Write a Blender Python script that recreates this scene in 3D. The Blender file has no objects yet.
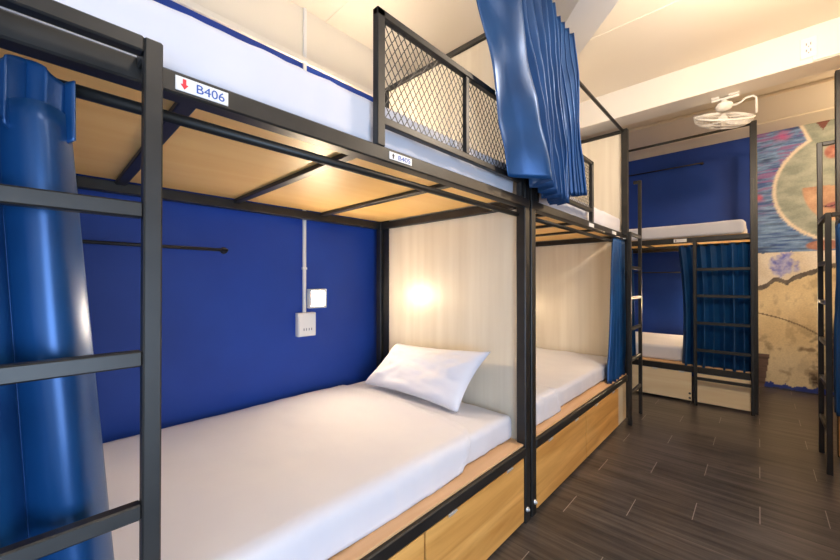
import bpy, bmesh, math, random
from mathutils import Vector, Matrix, noise
R = math.radians
PI = math.pi
random.seed(7)
sc = bpy.context.scene
COL = sc.collection

# ------------------------------------------------------------------ materials
def mat(name, color=(.5, .5, .5), rough=.5, metal=0., spec=.5, emit=None, estr=0., sheen=0., coat=0.):
    m = bpy.data.materials.new(name); m.use_nodes = True
    b = m.node_tree.nodes['Principled BSDF']
    b.inputs['Base Color'].default_value = (*color, 1)
    b.inputs['Roughness'].default_value = rough
    b.inputs['Metallic'].default_value = metal
    b.inputs['Specular IOR Level'].default_value = spec
    b.inputs['Sheen Weight'].default_value = sheen
    b.inputs['Coat Weight'].default_value = coat
    if emit:
        b.inputs['Emission Color'].default_value = (*emit, 1)
        b.inputs['Emission Strength'].default_value = estr
    return m

def nodes(m):
    nt = m.node_tree
    return nt, nt.nodes, nt.links, nt.nodes['Principled BSDF']

def mottle(m, c1, c2, scale=(4, 4, 4), detail=4., lo=.35, hi=.65, bump=0., bscale=None, bdist=.002, distortion=0.):
    """two-tone noise colour (object coordinates) with an optional bump"""
    nt, N, L, b = nodes(m)
    tc = N.new('ShaderNodeTexCoord'); mp = N.new('ShaderNodeMapping'); mp.inputs['Scale'].default_value = scale
    L.new(tc.outputs['Object'], mp.inputs['Vector'])
    nz = N.new('ShaderNodeTexNoise'); nz.inputs['Scale'].default_value = 1.; nz.inputs['Detail'].default_value = detail
    nz.inputs['Distortion'].default_value = distortion
    L.new(mp.outputs[0], nz.inputs['Vector'])
    cr = N.new('ShaderNodeValToRGB')
    cr.color_ramp.elements[0].position = lo; cr.color_ramp.elements[0].color = (*c1, 1)
    cr.color_ramp.elements[1].position = hi; cr.color_ramp.elements[1].color = (*c2, 1)
    L.new(nz.outputs['Fac'], cr.inputs['Fac']); L.new(cr.outputs['Color'], b.inputs['Base Color'])
    if bump:
        n2 = nz
        if bscale:
            n2 = N.new('ShaderNodeTexNoise'); n2.inputs['Scale'].default_value = bscale; n2.inputs['Detail'].default_value = 3
            L.new(tc.outputs['Object'], n2.inputs['Vector'])
        bp = N.new('ShaderNodeBump'); bp.inputs['Strength'].default_value = bump; bp.inputs['Distance'].default_value = bdist
        L.new(n2.outputs['Fac'], bp.inputs['Height']); L.new(bp.outputs['Normal'], b.inputs['Normal'])
    return m

M = {}
M['steel'] = mottle(mat('black_steel', rough=.42, spec=.55), (.010, .0095, .0095), (.020, .0185, .018), (9, 9, 9), bump=.12, bscale=60, bdist=.001)
M['steel_dark'] = mat('matt_black_steel', (.010, .010, .010), .45)
M['ply'] = mottle(mat('pale_plywood', rough=.32, spec=.45), (.64, .57, .46), (.74, .68, .57), (14, 14, .7), 5, .3, .7)
M['board'] = mottle(mat('plywood_base_board', rough=.42), (.90, .54, .17), (.97, .64, .24), (1.0, 9, 9), 4, .3, .7, distortion=.6)
M['pine'] = mottle(mat('honey_pine', rough=.38), (.60, .27, .06), (.88, .49, .15), (1.3, 10, 16), 5, .3, .7, distortion=.8)
M['pine_cool_lit'] = mottle(mat('cool_lit_pine', rough=.45), (.82, .65, .42), (.90, .76, .54), (1.3, 10, 14), 5, .3, .7, distortion=.8)  # honey pine with the cool light on the far flaps mixed into its colour
M['ledge'] = mottle(mat('pine_ledge', rough=.45), (.62, .36, .17), (.74, .47, .26), (1.2, 12, 12), 5, .3, .7, distortion=.5)
M['chrome'] = mat('zinc_metal', (.72, .74, .78), .3, .6)
M['white_plastic'] = mat('white_plastic', (.80, .79, .77), .35)
M['gloss_white'] = mat('gloss_white_plastic', (.86, .85, .83), .15)
M['plate'] = mat('white_plate', (.82, .82, .84), .3)
M['ink_blue'] = mat('blue_ink', (.02, .09, .42), .5)
M['ink_red'] = mat('red_ink', (.80, .03, .05), .5)
M['ink_black'] = mat('black_ink', (.03, .03, .04), .5)
M['ink_grey'] = mat('grey_ink', (.18, .19, .24), .5)
M['linen'] = mottle(mat('white_linen', rough=.75, sheen=.15), (.66, .67, .77), (.70, .71, .80), (3, 3, 3), 3, bump=.25, bscale=55, bdist=.0012)
M['pillowcase'] = mottle(mat('white_pillowcase', rough=.75, sheen=.15), (.74, .75, .85), (.78, .79, .88), (4, 4, 4), 3, bump=.2, bscale=30, bdist=.0015)
M['satin'] = mat('blue_satin', (.008, .085, .30), .36, metal=.35, spec=.75, sheen=.06)
nt, N, L, b = nodes(M['satin'])
b.inputs['Sheen Tint'].default_value = (.35, .6, 1, 1); b.inputs['Sheen Roughness'].default_value = .35
b.inputs['Anisotropic'].default_value = .3
mottle(M['satin'], (.002, .048, .17), (.005, .078, .26), (3, 3, 3), 3, bump=.12, bscale=9, bdist=.004)
M['blue'] = mottle(mat('blue_wall_paint', rough=.52, spec=.4), (.006, .040, .28), (.009, .056, .36), (1.5, 1.5, 1.5), 6, bump=.1, bscale=40, bdist=.002)
M['ceil'] = mottle(mat('cream_ceiling_paint', rough=.7), (.76, .70, .60), (.80, .74, .65), (.6, .6, .6), 3)
M['beam'] = mottle(mat('white_beam_paint', rough=.65), (.76, .74, .71), (.79, .77, .74), (1, 1, 1), 3)
M['trim'] = mat('cream_trim_paint', (.82, .76, .66), .5)
M['wire'] = mat('wire_mesh_steel', (.05, .05, .05), .4, .3)
M['glow'] = mat('lamp_diffuser', (1, .9, .75), .4, emit=(1, .77, .50), estr=250)
M['glow_soft'] = mat('soft_lamp_diffuser', (1, .9, .75), .4, emit=(1, .72, .42), estr=170)
M['socket_dark'] = mat('socket_slot', (.05, .05, .05), .5)

# dark wood floor: planks along X, pale butt joints
def floor_mat():
    m = mat('dark_wood_planks', rough=.29, spec=.45)
    nt, N, L, b = nodes(m)
    def math_(op, a, c=None):
        n = N.new('ShaderNodeMath'); n.operation = op
        for i, v in enumerate((a, c)):
            if v is None: continue
            if isinstance(v, (int, float)): n.inputs[i].default_value = v
            else: L.new(v, n.inputs[i])
        return n.outputs[0]
    tc = N.new('ShaderNodeTexCoord'); sx = N.new('ShaderNodeSeparateXYZ'); L.new(tc.outputs['Object'], sx.inputs[0])
    x, y = sx.outputs[0], sx.outputs[1]
    row = math_('DIVIDE', math_('ADD', y, 7.58), .21)
    ri = math_('FLOOR', row); rf = math_('FRACT', row)
    # butt joints staggered by a third of a plank
    off = math_('FRACT', math_('DIVIDE', math_('ADD', ri, .01), 3.0))
    seg = math_('SUBTRACT', math_('ADD', math_('DIVIDE', math_('ADD', x, .28), .825), 20.0033), off)
    si = math_('FLOOR', seg); sf = math_('FRACT', seg)
    jx = math_('LESS_THAN', sf, .0045)
    jy = math_('LESS_THAN', rf, .016)
    wn = N.new('ShaderNodeTexWhiteNoise'); wn.noise_dimensions = '2D'
    cx = N.new('ShaderNodeCombineXYZ'); L.new(ri, cx.inputs[0]); L.new(si, cx.inputs[1]); L.new(cx.outputs[0], wn.inputs['Vector'])
    ad = N.new('ShaderNodeCombineXYZ')
    L.new(math_('ADD', math_('MULTIPLY', x, 1.6), math_('MULTIPLY', wn.outputs['Value'], 30)), ad.inputs[0])
    L.new(math_('MULTIPLY', y, 26), ad.inputs[1])
    nz = N.new('ShaderNodeTexNoise'); nz.inputs['Scale'].default_value = 1.; nz.inputs['Detail'].default_value = 6; nz.inputs['Roughness'].default_value = .65
    L.new(ad.outputs[0], nz.inputs['Vector'])
    cr = N.new('ShaderNodeValToRGB'); e = cr.color_ramp.elements
    e[0].position = .30; e[0].color = (.026, .022, .021, 1); e[1].position = .72; e[1].color = (.130, .110, .102, 1)
    L.new(nz.outputs['Fac'], cr.inputs['Fac'])
    hv = N.new('ShaderNodeHueSaturation'); L.new(cr.outputs['Color'], hv.inputs['Color'])
    L.new(math_('ADD', math_('MULTIPLY', wn.outputs['Value'], .35), .82), hv.inputs['Value'])
    m1 = N.new('ShaderNodeMix'); m1.data_type = 'RGBA'
    L.new(math_('MULTIPLY', jy, .45), m1.inputs['Factor']); L.new(hv.outputs[0], m1.inputs[6]); m1.inputs[7].default_value = (.02, .016, .014, 1)
    m2 = N.new('ShaderNodeMix'); m2.data_type = 'RGBA'
    L.new(math_('MULTIPLY', jx, .8), m2.inputs['Factor']); L.new(m1.outputs[2], m2.inputs[6]); m2.inputs[7].default_value = (.36, .33, .31, 1)
    L.new(m2.outputs[2], b.inputs['Base Color'])
    bp = N.new('ShaderNodeBump'); bp.inputs['Strength'].default_value = .25; bp.inputs['Distance'].default_value = .002
    L.new(nz.outputs['Fac'], bp.inputs['Height']); L.new(bp.outputs['Normal'], b.inputs['Normal'])
    return m
M['floor'] = floor_mat()

# wall paint: blue up to a height, cream above
def two_paint(name, zsplit):
    m = mottle(mat(name, rough=.52, spec=.4), (.006, .040, .28), (.009, .056, .36), (1.5, 1.5, 1.5), 6, bump=.1, bscale=40, bdist=.002)
    nt, N, L, b = nodes(m)
    src = b.inputs['Base Color'].links[0].from_socket
    tc = N.new('ShaderNodeTexCoord'); sx = N.new('ShaderNodeSeparateXYZ'); L.new(tc.outputs['Object'], sx.inputs[0])
    gt = N.new('ShaderNodeMath'); gt.operation = 'GREATER_THAN'; gt.inputs[1].default_value = zsplit
    L.new(sx.outputs[2], gt.inputs[0])
    mx = N.new('ShaderNodeMix'); mx.data_type = 'RGBA'
    L.new(gt.outputs[0], mx.inputs['Factor']); L.new(src, mx.inputs[6]); mx.inputs[7].default_value = (.78, .72, .62, 1)
    L.new(mx.outputs[2], b.inputs['Base Color'])
    return m
M['left_paint'] = two_paint('left_wall_paint', 2.82)

# ------------------------------------------------------------------ mesh helpers
class MB:
    def __init__(s): s.v = []; s.f = []; s.smooth = False
    def add(s, vs, fs):
        o = len(s.v); s.v += [tuple(v) for v in vs]; s.f += [tuple(i + o for i in f) for f in fs]; return s
    def box(s, x0, x1, y0, y1, z0, z1, bev=.003):
        x0, x1 = min(x0, x1), max(x0, x1); y0, y1 = min(y0, y1), max(y0, y1); z0, z1 = min(z0, z1), max(z0, z1)
        bm = bmesh.new(); bmesh.ops.create_cube(bm, size=1)
        for v in bm.verts:
            v.co = Vector(((x0 + x1) / 2 + v.co.x * (x1 - x0), (y0 + y1) / 2 + v.co.y * (y1 - y0), (z0 + z1) / 2 + v.co.z * (z1 - z0)))
        if bev:
            bev = min(bev, .3 * min(x1 - x0, y1 - y0, z1 - z0))
            bmesh.ops.bevel(bm, geom=list(bm.edges), offset=bev, segments=1, affect='EDGES', profile=.5)
        bm.verts.index_update()
        s.add([v.co for v in bm.verts], [[v.index for v in f.verts] for f in bm.faces]); bm.free(); return s
    def tube(s, pts, r, n=10, caps=True):
        pts = [Vector(p) for p in pts]; k = len(pts)
        rings = []
        up = None
        for i, p in enumerate(pts):
            t = (pts[min(i + 1, k - 1)] - pts[max(i - 1, 0)]).normalized()
            if up is None:
                up = Vector((0, 0, 1)) if abs(t.z) < .9 else Vector((1, 0, 0))
            a = t.cross(up).normalized(); b = a.cross(t).normalized(); up = b
            rr = r[i] if isinstance(r, (list, tuple)) else r
            rings.append([p + (a * math.cos(2 * PI * j / n) + b * math.sin(2 * PI * j / n)) * rr for j in range(n)])
        vs = [v for ring in rings for v in ring]
        fs = [(i * n + j, i * n + (j + 1) % n, (i + 1) * n + (j + 1) % n, (i + 1) * n + j) for i in range(k - 1) for j in range(n)]
        if caps: fs += [tuple(range(n))[::-1], tuple((k - 1) * n + j for j in range(n))]
        return s.add(vs, fs)
    def bar(s, a, b, w, h, side=None):
        """rectangular bar from a to b"""
        a = Vector(a); b = Vector(b); t = (b - a).normalized()
        side = Vector(side) if side else (Vector((0, 0, 1)) if abs(t.z) < .9 else Vector((1, 0, 0)))
        p = t.cross(side).normalized(); q = p.cross(t).normalized()
        vs = [c + p * sx * w / 2 + q * sy * h / 2 for c in (a, b) for sx, sy in ((-1, -1), (1, -1), (1, 1), (-1, 1))]
        return s.add(vs, [(0, 1, 2, 3), (7, 6, 5, 4), (0, 4, 5, 1), (1, 5, 6, 2), (2, 6, 7, 3), (3, 7, 4, 0)])
    def lathe(s, prof, n=28, c=(0, 0, 0)):
        """prof: (r, z) list"""
        vs = []; k = len(prof)
        for r, z in prof:
            for j in range(n):
                a = 2 * PI * j / n; vs.append((c[0] + r * math.cos(a), c[1] + r * math.sin(a), c[2] + z))
        fs = [(i * n + j, i * n + (j + 1) % n, (i + 1) * n + (j + 1) % n, (i + 1) * n + j) for i in range(k - 1) for j in range(n)]
        fs += [tuple(range(n))[::-1], tuple((k - 1) * n + j for j in range(n))]
        return s.add(vs, fs)
    def grid(s, fn, nu, nv):
        vs = [fn(i / nu, j / nv) for i in range(nu + 1) for j in range(nv + 1)]
        fs = [(i * (nv + 1) + j, (i + 1) * (nv + 1) + j, (i + 1) * (nv + 1) + j + 1, i * (nv + 1) + j + 1) for i in range(nu) for j in range(nv)]
        return s.add(vs, fs)
    def build(s, name, m, parent=None, smooth=False, weld=False):
        me = bpy.data.meshes.new(name); me.from_pydata(s.v, [], s.f); me.update()
        bm = bmesh.new(); bm.from_mesh(me)
        if weld: bmesh.ops.remove_doubles(bm, verts=bm.verts, dist=1e-5)
        bmesh.ops.recalc_face_normals(bm, faces=bm.faces)
        bm.to_mesh(me); bm.free()
        if smooth:
            for p in me.polygons: p.use_smooth = True
        me.materials.append(m)
        o = bpy.data.objects.new(name, me); COL.objects.link(o)
        if parent: o.parent = parent
        return o

def tag(o, label=None, cat=None, group=None, kind=None):
    if label: o['label'] = label
    if cat: o['category'] = cat
    if group: o['group'] = group
    if kind: o['kind'] = kind
    return o
def empty(name, loc=(0, 0, 0), rz=0., label=None, cat=None, group=None):
    o = bpy.data.objects.new(name, None); COL.objects.link(o)
    o.location = loc; o.rotation_euler = (0, 0, rz); o.empty_display_size = .1
    return tag(o, label, cat, group)
def struct(name, mb, m, smooth=False):
    return tag(mb.build(name, m, smooth=smooth), kind='structure')
def solidify(o, t, offset=0.):
    md = o.modifiers.new('thickness', 'SOLIDIFY'); md.thickness = t; md.offset = offset; return o

def round_box(x0, x1, y0, y1, z0, z1, r, step=.04, fn=None):
    """box with rounded edges from a dense grid, fn(p) -> displaced p"""
    mb = MB()
    lo = Vector((x0, y0, z0)); hi = Vector((x1, y1, z1))
    def axis(a, b):
        n = max(2, round((b - a - 2 * r) / step)); k = 4
        return [a + r * i / k for i in range(k)] + [a + r + (b - a - 2 * r) * i / n for i in range(n + 1)] + [b - r + r * i / k for i in range(1, k + 1)]
    ax = [axis(lo[i], hi[i]) for i in range(3)]
    def place(p):
        q = Vector([min(max(p[i], lo[i] + r), hi[i] - r) for i in range(3)])
        d = p - q
        if d.length > 1e-9: p = q + d.normalized() * min(r, max(abs(c) for c in d))
        return fn(p) if fn else p
    for d in range(3):
        u, w = [i for i in range(3) if i != d]
        for side in (lo[d], hi[d]):
            vs = []
            for a in ax[u]:
                for c in ax[w]:
                    p = Vector((0, 0, 0)); p[d] = side; p[u] = a; p[w] = c; vs.append(place(p))
            nw = len(ax[w])
            fs = [(i * nw + j, (i + 1) * nw + j, (i + 1) * nw + j + 1, i * nw + j + 1) for i in range(len(ax[u]) - 1) for j in range(nw - 1)]
            mb.add(vs, fs)
    return mb

def text_mesh(body, size, extrude=.0006):
    cu = bpy.data.curves.new('lettering', 'FONT'); cu.body = body; cu.size = size; cu.extrude = extrude; cu.align_x = 'LEFT'; cu.align_y = 'CENTER'
    o = bpy.data.objects.new('lettering', cu); COL.objects.link(o)
    dg = bpy.context.evaluated_depsgraph_get(); dg.update()
    me = bpy.data.meshes.new_from_object(o.evaluated_get(dg), depsgraph=dg)
    vs = [v.co.copy() for v in me.vertices]; fs = [tuple(p.vertices) for p in me.polygons]
    bpy.data.objects.remove(o); bpy.data.curves.remove(cu); bpy.data.meshes.remove(me)
    return vs, fs

# ------------------------------------------------------------------ room
XL, XR, YB, YF, ZC = -2.27, 1.80, 6.30, -2.3, 3.20
struct('floor', MB().box(XL - .1, XR + .1, YF - .1, YB + .1, -.1, 0, 0), M['floor'])
struct('ceiling', MB().box(XL - .1, XR + .1, YF - .1, YB + .1, ZC, ZC + .1, 0), M['ceil'])
struct('wall_left', MB().box(XL - .1, XL, YF - .1, YB + .1, 0, ZC, 0), M['left_paint'])
struct('wall_back', MB().box(XL, XR, YB, YB + .1, 0, ZC, 0), M['blue'])
wr = MB()   # right wall with a window beside the camera
ry0, ry1, rz0, rz1 = -1.7, .5, .15, 1.65
wr.box(XR, XR + .1, YF - .1, ry0, 0, ZC, 0).box(XR, XR + .1, ry1, YB + .1, 0, ZC, 0).box(XR, XR + .1, ry0, ry1, 0, rz0, 0).box(XR, XR + .1, ry0, ry1, rz1, ZC, 0)
struct('wall_right', wr, M['ceil'])
wf = MB()   # wall behind the camera with a window opening
wx0, wx1, wz0, wz1 = -1.1, 1.5, .25, 1.75
wf.box(XL, wx0, YF - .1, YF, 0, ZC, 0).box(wx1, XR, YF - .1, YF, 0, ZC, 0).box(wx0, wx1, YF - .1, YF, 0, wz0, 0).box(wx0, wx1, YF - .1, YF, wz1, ZC, 0)
struct('wall_front', wf, M['ceil'])
# beam across the room and the diagonal beam meeting it at the left wall
struct('trim_1', MB().box(XL, XR, 3.88, 4.13, 2.93, ZC, .004), M['beam'])
dg = MB(); c0 = Vector((-2.33, 3.86)); c1 = Vector((1.2, .33))
nrm = Vector((1, 1)).normalized() * .115
vs = [(p.x + sgn * nrm.x, p.y + sgn * nrm.y, z) for z in (2.93, ZC) for p, sgn in ((c0, -1), (c1, -1), (c1, 1), (c0, 1))]
dg.add(vs, [(3, 2, 1, 0), (4, 5, 6, 7), (0, 1, 5, 4), (1, 2, 6, 5), (2, 3, 7, 6), (3, 0, 4, 7)])
struct('trim_2', dg, M['beam'])
struct('trim_3', MB().box(XL, XL + .02, YF, 3.88, 2.82, 2.86, .004), M['trim'])
struct('trim_4', MB().box(XL, XR, 2.915, 2.930, ZC - .006, ZC, .002), M['ceil'])
struct('trim_5', MB().box(XL, XR, 5.83, 5.86, ZC - .012, ZC, .003), M['trim'])
struct('trim_6', MB().box(XL, XR, 4.98, 5.06, ZC - .03, ZC, .004), M['ceil'])
struct('trim_7', MB().box(XL, XR, 1.41, 1.425, ZC - .006, ZC, .002), M['ceil'])
# ------------------------------------------------------------------ painted mural on the back wall
def mural():
    x0, x1, z0, z1 = -.012, XR, 0., ZC
    nx, nz = 190, 300
    def nse(x, z, s=1., sz=None, seed=0):
        return noise.fractal(Vector((x * s, z * (sz or s), seed)), .9, 2.1, 4)
    def mix(a, c, t): t = min(max(t, 0), 1); return tuple(a[i] * (1 - t) + c[i] * t for i in range(3))
    def sm(a, c, v):
        t = min(max((v - a) / (c - a), 0), 1); return t * t * (3 - 2 * t)
    S = lambda r, g, b_: tuple(((c / 255) / 12.92 if c < 11 else ((c / 255 + .055) / 1.055) ** 2.4) for c in (r, g, b_))
    cols = []
    for i in range(nx + 1):
        for j in range(nz + 1):
            x = x0 + (x1 - x0) * i / nx; z = z0 + (z1 - z0) * j / nz
            # brushed blue sea of strokes
            st = nse(x + .25 * z, z, 4, 44, 1)
            st2 = nse(x + .2 * z, z, 4, 30, 5)
            c = mix(S(56, 92, 165), S(140, 178, 225), .5 + st * .9)
            c = mix(c, S(150, 95, 160), sm(.0, .35, st2) * .75 * sm(1.9, 2.6, z))
            c = mix(c, S(30, 45, 85), sm(.1, .6, -st2) * .6)
            d = math.hypot((x - .22), (z - 3.12) * 1.3); c = mix(c, S(205, 90, 150), (1 - sm(.02, .13, d + .12 * abs(st))) * .85)
            d = math.hypot((x - .0), (z - 2.39)); c = mix(c, S(225, 100, 120), (1 - sm(.01, .06, d)) * .8)
            # grey green disc with a furry cream rim
            ang = math.atan2(z - 2.44, x - .81)
            rr = math.hypot((x - .81), (z - 2.44)) + .010 * nse(ang * 40, 0, 1, 1, 9)
            R0 = .69
            if z > 2.95: rr = min(rr, R0 + (.42 - .35 * (z - 3.01)) - x)
            c = mix(c, S(230, 220, 206), 1 - sm(R0 - .015, R0 + .012 + .02 * nse(ang * 60, rr * 4, 1, 1, 29), rr))
            g = mix(S(140, 152, 146), S(174, 182, 176), .5 + nse(x, z, 5, 9, 3))
            c = mix(c, g, 1 - sm(R0 - .05, R0 - .025, rr))
            # skin toned patch with closed lips
            e = math.hypot((x - .67) / .30, (z - 2.45) / .44)
            if z < 2.45 + .02 * nse(x, 0, 4, 1, 2):
                sk = mix(S(176, 138, 116), S(212, 178, 152), .5 + nse(x, z, 4, 4, 8))
                c = mix(c, sk, 1 - sm(.93, 1.0, e))
                lip = math.hypot((x - .66) / .12, (z - 2.21) / .05)
                c = mix(c, S(150, 85, 105), (1 - sm(.6, 1., lip)) * .85)
                if abs(z - 2.21 - .012 * math.sin(x * 40)) < .008 and abs(x - .66) < .12: c = S(80, 45, 60)
            d = math.hypot(x - .62, (z - 2.83) * .8); c = mix(c, mix(S(160, 100, 92), S(200, 150, 138), .5 + nse(x, z, 14, 14, 4)), 1 - sm(.05, .075, d))
            if z > 3.10 and abs(x - .55) < (z - 3.10) * .55: c = S(120, 75, 72)
            e = math.hypot((x - .55) / .16, (z - 1.755) / .065); c = mix(c, mix(S(150, 100, 92), S(190, 140, 125), .5 + nse(x, z, 9, 9, 6)), 1 - sm(.8, 1, e))
            # white band with violet blots
            if z < 1.69 + .008 * nse(x, 0, 9, 1, 7):
                c = mix(S(226, 218, 205), S(240, 234, 226), .5 + nse(x, z, 5, 5, 11))
                d = math.hypot((x - .22) / .13, (z - 1.52) / .17) + .55 * nse(x, z, 9, 9, 12)
                c = mix(c, mix(S(110, 118, 215), S(190, 195, 235), .5 + nse(x, z, 16, 16, 13)), 1 - sm(.7, 1.05, d))
            # slanting grey band over weathered stone
            band = 1.27 + .42 * (x + .02) + .045 * math.exp(-((x - .14) / .05) ** 2) - .035 * math.exp(-((x - .25) / .04) ** 2)
            if z < band:
                c = mix(S(88, 82, 80), S(118, 110, 104), .5 + nse(x, z, 12, 12, 14))
            if z < band - .06 + .015 * nse(x, z, 18, 18, 15):
                c = mix(S(222, 203, 162), S(240, 224, 186), .5 + nse(x, z, 3.5, 2.2, 16))
                c = mix(c, S(168, 146, 110), sm(.15, .6, nse(x, z, 9, 5, 17)) * .45)
                c = mix(c, S(206, 196, 172), sm(.75, .25, z) * .6)
                c = mix(c, S(140, 116, 88), sm(.2, .6, nse(x, z, 6, 6, 21)) * sm(1., .5, z) * .6)
                d = math.hypot((x - .40) / .09, (z - .52) / .04); c = mix(c, S(118, 96, 74), (1 - sm(.4, 1, d + .5 * nse(x, z, 14, 14, 22))) * .8)
                w = .93 - .5 * x + .05 * math.sin(x * 5)
                if abs(z - w) < .008: c = S(120, 100, 78)
                e = nse(x, z, 20, 20, 18) * .03
                if x > .42 and z < 1.0: c = mix(c, S(66, 52, 42), sm(.43, .62, x + e * 3 + .1 * nse(x, z, 8, 3, 25)) * sm(1.0, .7, z))
                if z < .07 + e + .03 * nse(x, 0, 7, 1, 19): c = S(35, 60, 150)
                if z < .02 + e * .6 : c = S(60, 60, 78)
                if x < .09 - .05 * (1 - z / .42) and z < .42: c = mix(S(86, 70, 66), S(120, 98, 92), .5 + nse(x, z, 2, 26, 20))
            cols.append((*c, 1))
    mb = MB().grid(lambda u, v: (x0 + (x1 - x0) * u, YB - .03, z0 + (z1 - z0) * v), nx, nz)
    n0 = len(mb.v)
    mb.box(x0, x1, YB - .0299, YB - .0005, z0, z1, 0)
    o = mb.build('mural', M['mural'])
    at = o.data.color_attributes.new('paint', 'FLOAT_COLOR', 'POINT')
    for k in range(n0): at.data[k].color = cols[k]
    for k in range(n0, len(mb.v)): at.data[k].color = (.6, .55, .45, 1)
    return tag(o, 'large painted wall mural with furry grey disc, blue strokes and stone below', 'mural')
M['mural'] = mat('mural_paint', (.5, .5, .5), .6)
nt, N, L, b = nodes(M['mural'])
va = N.new('ShaderNodeVertexColor'); va.layer_name = 'paint'
nz = N.new('ShaderNodeTexNoise'); nz.inputs['Scale'].default_value = 60; nz.inputs['Detail'].default_value = 3
tc = N.new('ShaderNodeTexCoord'); L.new(tc.outputs['Object'], nz.inputs['Vector'])
hv = N.new('ShaderNodeHueSaturation'); L.new(va.outputs['Color'], hv.inputs['Color'])
mr = N.new('ShaderNodeMapRange'); mr.inputs[3].default_value = .8; mr.inputs[4].default_value = 1.2
L.new(nz.outputs['Fac'], mr.inputs[0]); L.new(mr.outputs[0], hv.inputs['Value']); L.new(hv.outputs[0], b.inputs['Base Color'])
mural()

# ------------------------------------------------------------------ number plates (on a rail face: local +x runs along, face looks to -y)
def plate(parent, u, z, w, h, text=None, arrow=None, acol='ink_black', flip=False):
    """white plate on the front of a rail; u is the end where reading starts"""
    p = MB().box(u, u + w, -.0025, .0005, z - h / 2, z + h / 2, .0006).build('number_plate', M['plate'], parent)
    p['label'] = 'small white number plate' + (' reading ' + text if text else '')
    if arrow:
        s = 1 if arrow == 'up' else -1; a = h * .36; cx = u + w * .16
        pts = [(-.35, -1), (.35, -1), (.35, .05), (.8, .05), (0, 1), (-.8, .05), (-.35, .05)]
        vs = [(cx + px * a * .85, yy, z + s * pz * a) for yy in (-.0034, -.0022) for px, pz in pts]
        n = len(pts)
        fs = [tuple(range(n)), tuple(range(2 * n - 1, n - 1, -1))] + [(i, (i + 1) % n, n + (i + 1) % n, n + i) for i in range(n)]
        MB().add(vs, fs).build('arrow', M[acol], p)
    if text:
        tv, tf = text_mesh(text, h * .86)
        mx = max(v.x for v in tv); zc = (max(v.y for v in tv) + min(v.y for v in tv)) / 2
        k = w * .56 / mx
        vs = [(u + w * .36 + v.x * k, -.0028 - v.z, z + (v.y - zc) * min(k, 1.05)) for v in tv]
        MB().add(vs, tf).build('lettering', M['ink_blue'], p)
    return p

# ------------------------------------------------------------------ bunk bed (local: x along the bed, y from the aisle to the wall, z up)
def wire_mesh(u0, u1, z0, z1, v, cw=.031, ch=.046, t=.0026):
    mb = MB(); k = ch / cw
    W = u1 - u0; H = z1 - z0
    n = int((W + H / k) / cw) + 2
    for s in (1, -1):
        for i in range(n):
            # line  z = k*(u - a) rising (s=1) or falling (s=-1)
            a = i * cw - (H / k)
            ua, ub = max(0, a), min(W, a + H / k)
            if ub - ua < 1e-3: continue
            za, zb = k * (ua - a), k * (ub - a)
            if s < 0: za, zb = H - za, H - zb
            mb.bar((u0 + ua, v, z0 + za), (u0 + ub, v, z0 + zb), t, t, (0, 1, 0))
    return mb

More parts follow.
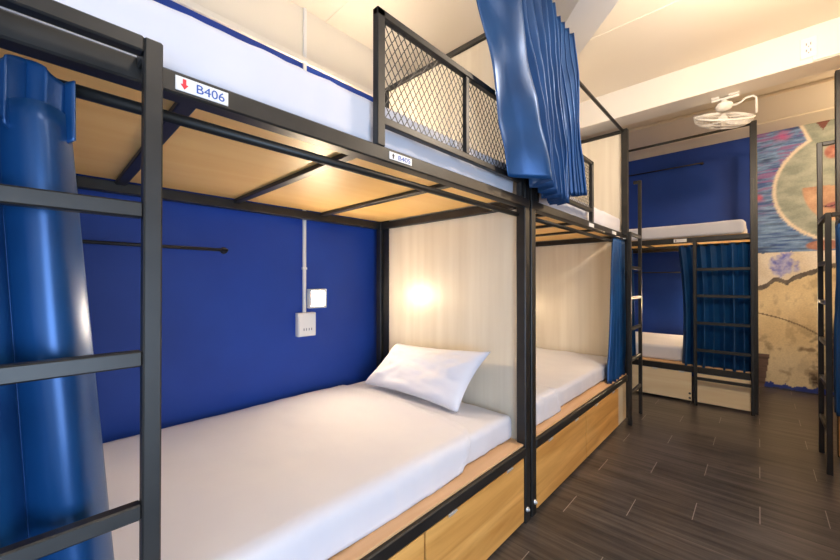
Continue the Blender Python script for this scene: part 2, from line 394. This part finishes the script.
def bunk(loc, rz, L_, label, D=1.27, zl=(.368, .42), zu=(1.735, 1.785), top=2.83, guard=None, flaps=(), hinges=(), cross=(.4, .88, 1.39),
         panel='far', flapmat='pine', bolts=(), hang_rod=True, top_front=True, near_panel=False, filler=None, hole_plate=False):
    t = .055
    o = empty('bunk_bed', loc, rz, label, 'bunk bed', 'bunk beds')
    S, P = M['steel'], o
    for u in (0, L_ - t):
        for v in (.002, D - t):
            MB().box(u, u + t, v, v + t, 0, top, .004).build('post', S, P)
    for name, (z0, z1) in (('lower_rail', zl), ('upper_rail', zu)):
        MB().box(0 if name == 'upper_rail' else t, L_ - (0 if name == 'upper_rail' else t), 0, .05, z0, z1, .004).build(name, S, P)
        MB().box(t, L_ - t, D - .052, D - .002, z0, z1, .004).build(name, S, P)
    for u in (.002, L_ - .052):
        MB().box(u, u + .05, .073, D - t, zu[0], zu[1], .004).build('end_rail', S, P)
        MB().box(u, u + .05, .073, D - t, zl[0], zl[1] - .004, .004).build('end_rail', S, P)
    for u in cross:
        MB().box(u - .02, u + .02, .05, D - .052, zu[1] - .016, zu[1] + .0035, .003).build('cross_bar', S, P)
    MB().box(.062, L_ - .062, .095, D - .06, zu[1] + .004, zu[1] + .011, .001).build('base_board', M['board'], P)
    MB().box(.062, L_ - .027, .016, D - .052, zl[1] + .0005, zl[1] + .012, .002).build('ledge_board', M['ledge'], P)
    ends = {'far': [L_], 'near': [0], 'both': [0, L_], None: []}[panel]
    for e in ends:
        u0, u1 = (L_ - .025, L_ - .005) if e else (.005, .025)
        MB().box(u0, u1, .058, D - .118, zl[1], zu[0], .002).build('end_panel', M['ply'], P)
        MB().box(u0, u1, .058, D - .118, zu[1] + .0, top - .032, .002).build('end_panel', M['ply'], P)
        MB().box(u0 - .006, u1, D - .118, D - t, zl[1], zu[0], .002).build('panel_stile', M['steel_dark'], P)
        MB().box(u0 - .006, u1, D - .118, D - t, zu[1], top - .032, .002).build('panel_stile', M['steel_dark'], P)
    for u in (.012, L_ - .044):
        MB().box(u, u + .03, .06, D - t, top - .03, top, .003).build('top_bar', M['steel_dark'], P)
    if top_front: MB().tube([(t, .045, top - .016), (L_ - t, .045, top - .016)], .014, 12).build('curtain_rod', M['steel_dark'], P, smooth=True)
    if hang_rod: MB().tube([(t, .052, zu[0] - .036), (L_ - t, .052, zu[0] - .036)], .013, 12).build('curtain_rod', M['steel_dark'], P, smooth=True)
    if guard:
        g0, g1 = guard; zb, zt = 1.888, 2.255
        b_ = .028
        g = MB()
        g.box(g0, g0 + b_ * 1.25, .0, b_, zu[1], zt, .003).box(g1 - b_ * 1.25, g1, .0, b_, zu[1], zt, .003)
        g.box(g0, g1, .0, b_, zt - b_, zt, .003).box(g0 + b_, g1 - b_, .0, b_, zb - b_, zb, .003)
        um = (g0 + g1) / 2
        g.box(um - .012, um + .012, .002, b_ - .004, zb, zt - b_, .002)
        gr = g.build('guard_rail', S, P)
        wire_mesh(g0 + b_, g1 - b_, zb - .004, zt - b_ + .004, .020).build('wire_mesh', M['wire'], gr)
    for (u0, u1) in flaps:
        MB().box(u0, u1, .004, .022, .022, zl[0] - .006, .002).build('storage_flap', M[flapmat], P)
    kids = [c for c in o.children if c.name.startswith('storage_flap')]
    for u in hinges:
        f = next((c for c in kids if c.data.vertices and min(v.co.x for v in c.data.vertices) <= u <= max(v.co.x for v in c.data.vertices)), None)
        if f:
            h = MB().box(u - .024, u + .024, .0015, .004, zl[0] - .016, zl[0] - .004, .0008)
            h.tube([(u - .026, 0, zl[0] - .004), (u + .026, 0, zl[0] - .004)], .0045, 8)
            h.build('hinge', M['chrome'], f)
    for u, z in bolts:
        bb = MB().tube([(u, -.004, z), (u, .02, z)], .013, 12); bb.tube([(u, -.012, z), (u, -.003, z)], .007, 8)
        bb.build('bolt', M['chrome'], P, smooth=True)
    if filler:
        MB().box(filler[0], filler[1], .02, .04, .0, zl[0], .002).build('filler_board', M['pine_cool_lit'], P)
    return o

b1 = bunk((-.93, -.17, 0), PI / 2, 2.055, 'nearest black steel bunk bed with open lower bed and B406 number plate', guard=(.950, 1.985),
          flaps=[(.07, 1.185), (1.195, 1.985)], hinges=[.35, .9, 1.357, 1.827], cross=(.43, .94, 1.49), bolts=[(2.018, .075)])
plate(b1, .204 + .17, 1.7595, .108, .0315, 'B406', 'down', 'ink_red')
plate(b1, .831 + .17, 1.761, .110, .026, 'B405', 'up', 'ink_black')
b2 = bunk((-.93, 1.905, 0), PI / 2, 2.09, 'black steel bunk bed behind the nearest one with warm lit plywood end panels', guard=(.06, 1.05),
          flaps=[(.065, .875), (.885, 1.71)], hinges=[.248, .679, 1.10, 1.55], cross=(.45, .95, 1.45), bolts=[(.035, .075)], filler=(1.72, 2.03))
plate(b2, .935, 1.756, .105, .028)
plate(b2, 1.52, 1.756, .115, .028)
b3 = bunk((-2.085, 4.915, 0), 0, 2.075, 'far black steel bunk bed standing in front of the blue back wall', zl=(.335, .40), zu=(1.757, 1.815), top=2.945,
          flaps=[(.06, 1.05), (1.06, 1.54), (1.585, 2.02)], flapmat='pine_cool_lit', hinges=[1.2, 1.45], cross=(.5, 1., 1.5), panel=None, guard=None)
plate(b3, 1.385, 1.786, .118, .036, None, 'up', 'ink_grey')
b4 = bunk((.425, 4.20, 0), -PI / 2, 2.055, 'black steel bunk bed at the right edge across the aisle', top=2.93, panel='far', cross=(.5, 1., 1.5),
          flaps=[(.07, 1.0), (1.01, 1.98)], guard=None)
# dark finger holes in a far flap
for f in [c for c in b3.children if c.name.startswith('storage_flap')][1:2]:
    for z in (.10, .05): MB().tube([(1.524, .002, z), (1.524, .006, z)], .012, 10).build('finger_hole', M['socket_dark'], f)

# ------------------------------------------------------------------ ladders (local x along the bed, y outward negative = towards the aisle)
RUNGS = (.29, .595, .885, 1.175, 1.458)
def ladder(loc, rz, width, tall, label, ztall=2.35, zshort=1.79, rungs=RUNGS, gap=.07):
    """local: stiles at x=0 and x=width, front at y=0; hooks run to y=+gap (the bunk rail)"""
    o = empty('bunk_ladder', loc, rz, label, 'ladder', 'steel bunk ladders')
    s = .03
    for x in (0, width):
        zt = ztall if x == tall else zshort
        MB().box(x - s / 2, x + s / 2, 0, s, 0, zt, .003).build('stile', M['steel'], o)
        h = MB().box(x - s / 2, x + s / 2, s, gap + .001, zt - s, zt, .003).build('hook_bar', M['steel'], o)
        MB().tube([(x + .0, gap - .022, zshort - .06), (x + .0, gap - .001, zshort - .06)], .006, 8).build('bolt', M['chrome'], h) if x != tall else None
    MB().box(s / 2, width - s / 2, 0, s, zshort - s, zshort, .003).build('top_bar', M['steel'], o)
    for z in rungs:
        MB().box(s / 2, width - s / 2, .002, s - .002, z - .015, z + .015, .003).build('rung', M['steel'], o)
    return o
ladder((-.850, -.25, 0), PI / 2, .402, 0, 'large steel ladder in the left foreground before the satin curtain', gap=.08)
ladder((-.860, 3.765, 0), PI / 2, .40, .40, 'narrow looking steel ladder at the far end of the second bunk', gap=.07)
ladder((-.505, 4.845, 0), 0, .456, .456, 'steel ladder on the far bunk in front of the dark blue curtain', gap=.07)
ladder((.332, 4.18, 0), -PI / 2, .445, 0, 'steel ladder at the right edge in front of the mural', ztall=2.41, zshort=1.80, gap=.093)

# ------------------------------------------------------------------ bedding
def wrinkle(seed, amp=.005, side=.011):
    def fn(p):
        n1 = noise.noise(Vector((p.x * 3, p.y * 3, seed)))
        n2 = noise.noise(Vector((p.x * 9, p.y * 9, seed + 4)))
        return Vector((p.x + side * noise.noise(Vector((p.y * 15, p.z * 2, seed + 8))), p.y + side * noise.noise(Vector((p.x * 22, p.z * 3, seed + 2))), p.z + amp * (n1 + .4 * n2) + .004 * max(0, noise.noise(Vector((p.x * 2 + p.y * 5, p.y * 1.5, seed + 6)))))) 
    return fn
def mattress(x0, x1, y0, y1, z0, z1, label, group, seed):
    f0 = wrinkle(seed)
    def fn(p):
        q = f0(p)
        if p.z < z0 + .06: q.z = max(z0, p.z) if p.z > z0 + .001 else z0
        return q
    o = round_box(x0, x1, y0, y1, z0, z1, .035, .035, fn).build('mattress', M['linen'], None, smooth=True, weld=True)
    return tag(o, label, 'mattress', group)
G = 'mattresses in white sheets'
mattress(-2.20, -1.016, -.10, 1.845, .432, .575, 'white sheeted mattress on the nearest lower bed, under the pillow', G, 1)
mattress(-2.19, -.985, -.10, 1.825, 1.797, 1.97, 'white sheeted mattress on the nearest upper bunk, behind the mesh guard', G, 2)
mattress(-2.19, -1.016, 1.975, 3.945, .432, .575, 'white sheeted mattress on the second lower bed along the left wall', G, 3)
mattress(-2.19, -.99, 1.975, 3.925, 1.797, 1.955, 'white sheeted mattress on the second upper bunk by the small mesh guard', G, 4)
mattress(-2.02, -.085, 5.03, 6.17, .412, .585, 'white sheeted mattress on the far lower bed beside the dark curtain', G, 5)
mattress(-2.02, -.105, 4.985, 6.12, 1.827, 1.975, 'white sheeted mattress on the far upper bunk against the blue wall', G, 6)

def top_sheet(xb, xf, y0, yfun, ztop, zhem, label, seed, hem=.0):
    """sheet laid over the mattress top and hanging down the aisle side; s across, t along"""
    r = .045
    path = []
    n1 = 34
    for i in range(n1 + 1): path.append((xb + (xf - r - xb) * i / n1, ztop, (0, 1)))
    for i in range(1, 7):
        a = i / 6 * PI / 2; path.append((xf - r + r * math.sin(a), ztop - r + r * math.cos(a), (math.sin(a), math.cos(a))))
    for i in range(1, 9): path.append((xf + .004 * i / 8, ztop - r - (ztop - r - zhem) * i / 8, (1, 0)))
    K = len(path) - 1
    def fn(u, v):
        x, z, (nx, nz_) = path[round(u * K)]
        y = y0 + (yfun(u) - y0) * v
        w = .0045 * noise.noise(Vector((x * 3.5, y * 3.5, seed))) + .002 * noise.noise(Vector((x * 11, y * 11, seed)))
        if nx > .6:
            w += .004 * noise.noise(Vector((y * 20, z * 4, seed)))
            w = max(w, -.002)
            z += .010 * noise.noise(Vector((y * 4, 3, seed))) * (1 - (z - zhem) / (ztop - zhem)) + .002
        w += .0035 * math.exp(-(((yfun(u) - y) - .035) / .006) ** 2)
        lift = .012 * max(0, 1 - (1 - v) * (yfun(u) - y0) / .02)
        return (x + nx * (w + .007), y, max(z + nz_ * (w + .011), zhem))
    o = MB().grid(fn, K, 180).build('bed_sheet', M['linen'], None, smooth=True)
    solidify(o, .004, 1)
    return tag(o, label, 'sheet')
top_sheet(-2.17, -1.016, -.09, lambda u: 1.50 + .05 * math.sin(u * 5) - .09 * max(0, u - .7) / .3 + .012 * math.sin(u * 23), .575, .434,
          'loose white top sheet spread over the nearest lower mattress below the pillow', 5)
top_sheet(-2.17, -1.016, 1.99, lambda u: 2.49 + .02 * math.sin(u * 6), .575, .434, 'loose white top sheet folded at the near end of the second lower bed', 9)

def pillow():
    # four corners of a leaning pillow: base line on the mattress, top leaning on the end panel
    W, H, T = .80, .43, .085
    A = Vector((-2.06, 1.60, .598)); B = Vector((-1.225, 1.605, .592)); C_ = Vector((-1.115, 1.775, .925)); D_ = Vector((-1.90, 1.775, .885))
    def surf(u, v, s):
        p = (A * (1 - u) + B * u) * (1 - v) + (D_ * (1 - u) + C_ * u) * v
        a, c = 2 * u - 1, 2 * v - 1
        # edges bow inwards, corners stay pointed
        p += (B - A) * (-.035 * a * (1 - c * c)) * (abs(a)) + (D_ - A) * (-.06 * c * (1 - a * a)) * abs(c)
        nrm = (B - A).cross(D_ - A).normalized()       # towards the room and up
        th = T * (max(0, (1 - a ** 4) * (1 - c ** 4))) ** .55
        w = .020 * noise.noise(Vector((u * 4, v * 4, 3 + s))) + .010 * noise.noise(Vector((u * 8 - v * 5, v * 2 + u, 31))) + .008 * noise.noise(Vector((u * 3 + v * 9, v * 3, 7))) + .004 * noise.noise(Vector((u * 16, v * 13, 1)))
        k = min(1, 6 * min(u, v, 1 - u, 1 - v))
        if s < 0: th *= .55
        return p + nrm * (s * th + w * k * 1.3)
    n = 46
    mb = MB().grid(lambda u, v: surf(u, v, 1), n, 34)
    mb.grid(lambda u, v: surf(u, v, -1), n, 34)
    o = mb.build('pillow', M['pillowcase'], None, smooth=True, weld=True)
    return tag(o, 'white pillow leaning on the plywood end panel of the nearest lower bed', 'pillow')
pillow()

# ------------------------------------------------------------------ curtains
def curtain(a, nrm, s_top, s_bot, z_top, z_bot, base, pleats, amp, label, group='blue satin curtains', ampb=None, seed=0, header=.0, nz=40, per=18,
            offs=0., ztopfun=None, zbotfun=None, overlap=.4, midpull=None, power=.8, thick=.004, halves=None, ph0=0., nse=1., lobes=False):
    """a: unit vector along the rod; nrm: towards the viewer side; s ranges along the rod at top and bottom; base: point with s=0 at z=0"""
    a = Vector(a); nrm = Vector(nrm); base = Vector(base); ampb = amp if ampb is None else ampb
    rnd = random.Random(seed)
    ph = [rnd.uniform(-.5, .5) for _ in range(pleats + 2)]; am = [rnd.uniform(.6, 1.15) for _ in range(pleats + 2)]
    cum = None
    if halves:
        tot = sum(halves); cum = [0]
        for h in halves: cum.append(cum[-1] + h / tot)
    def fn(u, t):
        th = u * pleats
        us = u
        if cum:
            q = u * len(halves); qi = min(int(q), len(halves) - 1); us = cum[qi] + (cum[qi + 1] - cum[qi]) * (q - qi)
        i = int(th); f = th - i
        A = am[i] * (1 - f) + am[i + 1] * f; P = ph[i] * (1 - f) + ph[i + 1] * f
        ang = 2 * PI * th + ph0 + (0 if halves else P * (.4 + .8 * t))
        w = math.sin(ang); w = 2 * abs(math.sin(ang / 2)) ** power - 1 if lobes else math.copysign(abs(w) ** power, w)
        am_ = (amp + (ampb - amp) * t) * A * (min(1, .35 + 3.5 * t) if header else 1)
        s0 = s_top[0] + (s_bot[0] - s_top[0]) * t; s1 = s_top[1] + (s_bot[1] - s_top[1]) * t
        if midpull: 
            k = math.sin(PI * min(1, t)) * midpull; s0 += k * (s1 - s0); s1 -= k * (s1 - s0) * .0
        s = s0 + (s1 - s0) * us + overlap * am_ * math.sin(2 * ang)
        zt = z_top + (ztopfun(u) if ztopfun else 0); zb = z_bot + (zbotfun(u) if zbotfun else 0)
        z = zt + (zb - zt) * t
        nn = nse * noise.noise(Vector((s * 6, z * 1.6, seed))) * .016 * min(1, t * 4) + max(0, nse - 1) * .007 * noise.noise(Vector((s * 13 + z * 4, z * 7, seed + 9))) * min(1, t * 4) + .003 * noise.noise(Vector((s * 14, z * 5, seed + 3)))
        return base + a * s + nrm * (am_ * w + nn + offs * t) + Vector((0, 0, z))
    o = MB().grid(fn, pleats * per, nz).build('curtain', M['satin'], None, smooth=True)
    solidify(o, thick, 0)
    return tag(o, label, 'curtain', group)

Yd, Xd = (0, 1, 0), (1, 0, 0)
# near left: wide soft folds below a loosely gathered heading
cn = curtain(Yd, Xd, (-.40, .040), (-.44, .150), 1.638, .25, (-.945, 0, 0), 6, .034, 'big blue satin curtain hanging behind the left foreground ladder', ampb=.046, seed=21, per=34, power=.8, overlap=0., nse=1.2, lobes=True, halves=[1] * 10 + [1.35, 1.35])
hd = curtain(Yd, Xd, (-.40, .046), (-.41, .046), 1.708, 1.585, (-.945, 0, 0), 9, .014, None, None, ampb=.016, seed=33, per=22, nz=16, power=1., overlap=.3, zbotfun=lambda u: .03 * math.sin(u * 19), ztopfun=lambda u: .012 * math.sin(u * 31))
hd.name = 'heading'; hd.data.name = 'heading'
hd.parent = cn
for k in ('label', 'category', 'group'):
    if k in hd: del hd[k]
# upper curtains between the two near bunks
curtain(Yd, Xd, (1.16, 1.93), (1.575, 2.13), 2.83, 1.82, (-.828, 0, 0), 7, .042, 'large blue curtain hanging by the mesh guard of the nearest upper bunk', ampb=.062, seed=5, per=26,
        halves=[.42, .07, .09, .06, .09, .06, .08, .05, .07, .05, .07, .04, .06, .04], ph0=-PI / 2, power=.9, nse=2.2, overlap=.12, zbotfun=lambda u: .02 - .06 * min(1, u * 2))
curtain(Yd, Xd, (1.91, 2.31), (2.12, 2.50), 2.86, 1.83, (-.858, 0, 0), 6, .034, 'blue curtain gathered at the near end of the second upper bunk', ampb=.046, seed=8, per=24, overlap=.25, nse=1.5, zbotfun=lambda u: .07 * u)
# second bunk lower
curtain(Yd, Xd, (3.57, 3.95), (3.42, 3.95), 1.725, .43, (-.965, 0, 0), 5, .024, 'blue curtain gathered at the far end of the second lower bed', ampb=.030, seed=11, per=16)
# far bunk
curtain(Xd, (0, -1, 0), (-.66, -.055), (-.62, -.05), 1.735, .40, (0, 4.956, 0), 7, .026, 'dark blue curtain drawn across the right half of the far lower bed', ampb=.042, seed=14, per=20, midpull=.05, overlap=.5)
curtain(Xd, (0, -1, 0), (-1.75, -1.12), (-1.75, -1.09), 1.735, .42, (0, 4.962, 0), 7, .022, 'blue curtain at the left end of the far lower bed behind a ladder', ampb=.026, seed=15, per=10)
# right bunk
curtain(Yd, (-1, 0, 0), (3.0, 3.98), (3.0, 3.95), 1.72, .42, (.418, 0, 0), 10, .026, 'dark blue curtain at the right edge behind the ladder', ampb=.040, seed=17, per=10)

# ------------------------------------------------------------------ wall fittings in the bunks
def reading_lamp(loc, rz, label, glow='glow', pro=0.):
    """local: plate on the wall at y=0, facing -y"""
    o = empty('reading_lamp', loc, rz, label, 'lamp', 'square bedside wall lamps')
    a, d = .066, .042
    f = MB()
    f.box(-a, a, -d, 0, -a, -a + .018, .003).box(-a, a, -d, 0, a - .018, a, .003).box(-a, -a + .018, -d, 0, -a + .018, a - .018, .003).box(a - .018, a, -d, 0, -a + .018, a - .018, .003)
    f.box(-a + .018, a - .018, -.006, 0, -a + .018, a - .018, 0)
    f.build('frame', M['white_plastic'], o)
    MB().box(-a + .018, a - .018, -d + .006 - pro, -.006, -a + .018, a - .018, .004).build('diffuser', M[glow], o)
    return o
reading_lamp((XL, 1.337, 1.208), PI / 2, 'small square lit wall lamp above the nearest lower bed beside the socket box')
reading_lamp((XL, 1.35, 2.45), PI / 2, 'square wall lamp over the nearest upper bunk', 'glow', .03)
reading_lamp((XL, 3.30, 1.0), PI / 2, 'square wall lamp over the second lower bed, hidden behind its end panel', 'glow_soft')
reading_lamp((XL, 3.30, 2.45), PI / 2, 'square wall lamp over the second upper bunk', 'glow_soft')
reading_lamp((-.48, YB, 1.02), 0, 'square wall lamp over the far lower bed', 'glow_soft', .035)
# socket box under its conduit
sb = empty('socket_box', (XL, 1.252, 1.035), PI / 2, 'white double socket box below the conduit on the blue wall', 'socket')
MB().box(-.066, .066, -.042, 0, -.08, .08, .004).build('body', M['white_plastic'], sb)
fp = MB().box(-.06, .06, -.047, -.042, -.074, .074, .003).build('face_plate', M['gloss_white'], sb)
for x in (-.018, .020):
    MB().box(x - .012, x - .006, -.0482, -.046, -.040, -.024, 0).box(x + .006, x + .012, -.0482, -.046, -.040, -.024, 0).build('socket_slot', M['ink_grey'], fp)
cd = empty('cable_conduit', (XL, 1.247, 1.115), 0, 'thin white vertical cable conduit rising from the socket box', 'conduit')
MB().box(0, .018, -.011, .011, 0, ZC - 1.115, .003).build('trunking', M['white_plastic'], cd)
for z in (.30, 1.60, 1.72): MB().box(0, .021, -.016, .016, z - .008, z + .008, .002).build('clip', M['white_plastic'], cd)
# hanging rails on the blue walls
def hanger(loc, rz, ln, label):
    o = empty('hanging_rail', loc, rz, label, 'rail', 'black wall rails')
    MB().tube([(-ln / 2, -.04, 0), (ln / 2, -.04, 0)], .009, 10).build('rod', M['steel_dark'], o, smooth=True)
    for x in (-ln / 2 + .01, ln / 2 - .01):
        MB().tube([(x, -.04, 0), (x, 0, 0)], .008, 10).tube([(x, -.006, 0), (x, 0, 0)], .02, 12).build('bracket', M['steel_dark'], o, smooth=True)
    return o
hanger((XL, .37, 1.505), PI / 2, .76, 'thin black hanging rail on the blue wall of the nearest lower bed')
hanger((-1.06, YB, 2.965), 0, 1.0, 'black hanging rail high on the blue back wall above the far upper bunk')
hanger((-1.12, YB, 1.465), 0, 1.0, 'black hanging rail on the blue back wall of the far lower bed')

# ------------------------------------------------------------------ fan under the beam
def fan():
    o = empty('ceiling_fan', (-.215, 4.07, 2.93), 0, 'white caged orbit fan hanging below the white ceiling beam', 'fan')
    W = M['white_plastic']
    m = MB(); m.box(-.085, -.03, -.03, .03, -.012, 0, .003).box(.03, .10, -.03, .03, -.012, 0, .003).box(-.085, .10, -.012, .012, -.03, -.012, .003)
    m.build('mount', W, o)
    MB().tube([(0, 0, -.03), (0, 0, -.06)], .02, 12).build('stem', W, o, smooth=True)
    # motor housing
    mo = MB().lathe([(.012, 0), (.045, .01), (.062, .035), (.055, .06), (.03, .075), (.01, .078)], 24, (0, 0, -.125)).build('motor', M['gloss_white'], o, smooth=True)
    # bracket arm looping to the right edge of the cage
    MB().tube([(.04, 0, -.085), (.08, -.005, -.098), (.11, -.01, -.088), (.14, -.012, -.065), (.185, -.012, -.062), (.205, -.012, -.085), (.205, -.008, -.21)], .008, 10).build('arm', W, o, smooth=True)
    # cage: tilted about x so it is seen almost edge on
    cg = bpy.data.objects.new('cage', None)
    tilt = Matrix.Translation((-.005, 0, -.175)) @ Matrix.Rotation(R(16), 4, 'Y') @ Matrix.Rotation(R(25), 4, 'X')
    def T(mb): mb.v = [tuple(tilt @ Vector(v)) for v in mb.v]; return mb
    Rr = .205
    ring = lambda r, z, t=.004, n=48: [(r * math.cos(2 * PI * j / n), r * math.sin(2 * PI * j / n), z) for j in range(n + 1)]
    c = MB()
    c.tube(ring(Rr, 0), .008, 8, False)
    for r, z in ((.19, -.045), (.13, -.078), (.06, -.09)): c.tube(ring(r, z), .0025, 6, False)
    for r, z in ((.15, .02), (.07, .03)): c.tube(ring(r, z), .0025, 6, False)
    for k in range(44):
        a = 2 * PI * k / 44; ca, sa = math.cos(a), math.sin(a)
        c.tube([(Rr * ca, Rr * sa, 0), (.203 * ca, .203 * sa, -.022), (.19 * ca, .19 * sa, -.045), (.165 * ca, .165 * sa, -.064), (.13 * ca, .13 * sa, -.078), (.06 * ca, .06 * sa, -.09), (.02 * ca, .02 * sa, -.092)], .0019, 5)
        c.tube([(Rr * ca, Rr * sa, 0), (.15 * ca, .15 * sa, .02), (.05 * ca, .05 * sa, .032)], .0019, 5)
    cage = T(c).build('cage', W, o, smooth=True)
    T(MB().lathe([(.005, -.094), (.03, -.094), (.03, -.088), (.005, -.088)], 20)).build('cage_badge', M['gloss_white'], cage, smooth=True)
    T(MB().lathe([(.006, -.07), (.035, -.06), (.038, -.01), (.03, .0), (.006, .03)], 20)).build('hub', W, o, smooth=True)
    for k in range(3):
        a0 = k * 2 * PI / 3
        def bl(u, v):
            r = .034 + .15 * u; aa = a0 + (v - .5) * (.9 + .5 * math.sin(PI * u)) + .3 * u
            return (r * math.cos(aa), r * math.sin(aa), -.035 + (v - .5) * .035)
        bo = T(MB().grid(bl, 10, 8)).build('blade', M['white_plastic'], o, smooth=True); solidify(bo, .003)
    return o
fan()
# socket on the beam
s2 = empty('wall_socket', (.271, 3.88, 3.045), 0, 'white square socket high on the white ceiling beam', 'socket')
MB().box(-.043, .043, -.012, 0, -.075, .075, .004).build('face_plate', M['gloss_white'], s2)
for z in (-.022, .024):
    MB().box(-.014, -.008, -.0135, -.011, z - .009, z + .009, 0).box(.008, .014, -.0135, -.011, z - .009, z + .009, 0).box(-.003, .003, -.0135, -.011, z - .022, z - .014, 0).build('socket_slot', M['ink_grey'], s2)
c2 = MB(); c2.box(-.008, .008, -.012, 0, -.095, -.075, .002); c2.box(-.008, 1.4, -.012, 0, -.108, -.094, .002)
cc = empty('cable_trunking', (.30, 3.88, 3.045), 0, 'thin white cable trunking leading right from the socket on the beam', 'trunking')
c2.build('trunking', M['white_plastic'], cc)

# window behind the camera (the daylight comes through it)
wn = empty('window_1', (0, YF, 0), 0); wn['kind'] = 'structure'
fr = MB()
for x in (wx0, -.02, wx1 - .04): fr.box(x, x + .04, -.08, -.03, wz0, wz1, .003)
fr.box(wx0, wx1, -.08, -.03, wz0, wz0 + .04, .003).box(wx0, wx1, -.08, -.03, wz1 - .04, wz1, .003)
fr.build('window_frame', M['trim'], wn)

wn2 = empty('window_2', (XR, 0, 0), 0); wn2['kind'] = 'structure'
fr = MB()
for y in (ry0, (ry0 + ry1) / 2 - .02, ry1 - .04): fr.box(.03, .08, y, y + .04, rz0, rz1, .003)
fr.box(.03, .08, ry0, ry1, rz0, rz0 + .04, .003).box(.03, .08, ry0, ry1, rz1 - .04, rz1, .003)
fr.build('window_frame', M['trim'], wn2)
# ------------------------------------------------------------------ lights
def area(name, loc, rot, sx, sy, power, color):
    l = bpy.data.lights.new(name, 'AREA'); l.shape = 'RECTANGLE'; l.size = sx; l.size_y = sy; l.energy = power; l.color = color
    o = bpy.data.objects.new(name, l); COL.objects.link(o); o.location = loc; o.rotation_euler = rot; return o
def fill_point(loc, power, color, r=.09):  # bare point light without a fixture, added to brighten the ceiling and far end
    l = bpy.data.lights.new('warm_fill', 'POINT'); l.energy = power; l.color = color; l.shadow_soft_size = r
    o = bpy.data.objects.new('warm_fill', l); COL.objects.link(o); o.location = loc; return o
area('daylight', (.2, YF - .12, 1.0), (R(90), 0, PI), 2.2, 1.4, 112, (.55, .75, 1.0))
area('daylight', (XR + .12, (ry0 + ry1) / 2, (rz0 + rz1) / 2), (R(90), 0, R(90)), 2.0, 1.4, 50, (.55, .75, 1.0))
fill_point((.7, .6, 2.9), 14, (1, .86, .70))
fill_point((.3, 2.45, 2.75), 50, (1, .84, .66))
fill_point((1.45, 5.3, 2.75), 30, (1, .72, .44))
w = bpy.data.worlds.new('world'); sc.world = w; w.use_nodes = True
w.node_tree.nodes['Background'].inputs[0].default_value = (.75, .85, 1, 1); w.node_tree.nodes['Background'].inputs[1].default_value = .8

# ------------------------------------------------------------------ camera
cam = bpy.data.cameras.new('camera'); cam.sensor_width = 36; cam.lens = 360 / 840 * 36; cam.clip_start = .02
co = bpy.data.objects.new('camera', cam); COL.objects.link(co)
co.location = (0, 0, 1.32); co.rotation_euler = (R(90.38), 0, R(43.3)); sc.camera = co
sc.view_settings.view_transform = 'Standard'; sc.view_settings.look = 'None'; sc.view_settings.gamma = 1
sc.view_settings.use_curve_mapping = False; sc.view_settings.exposure = 0.8
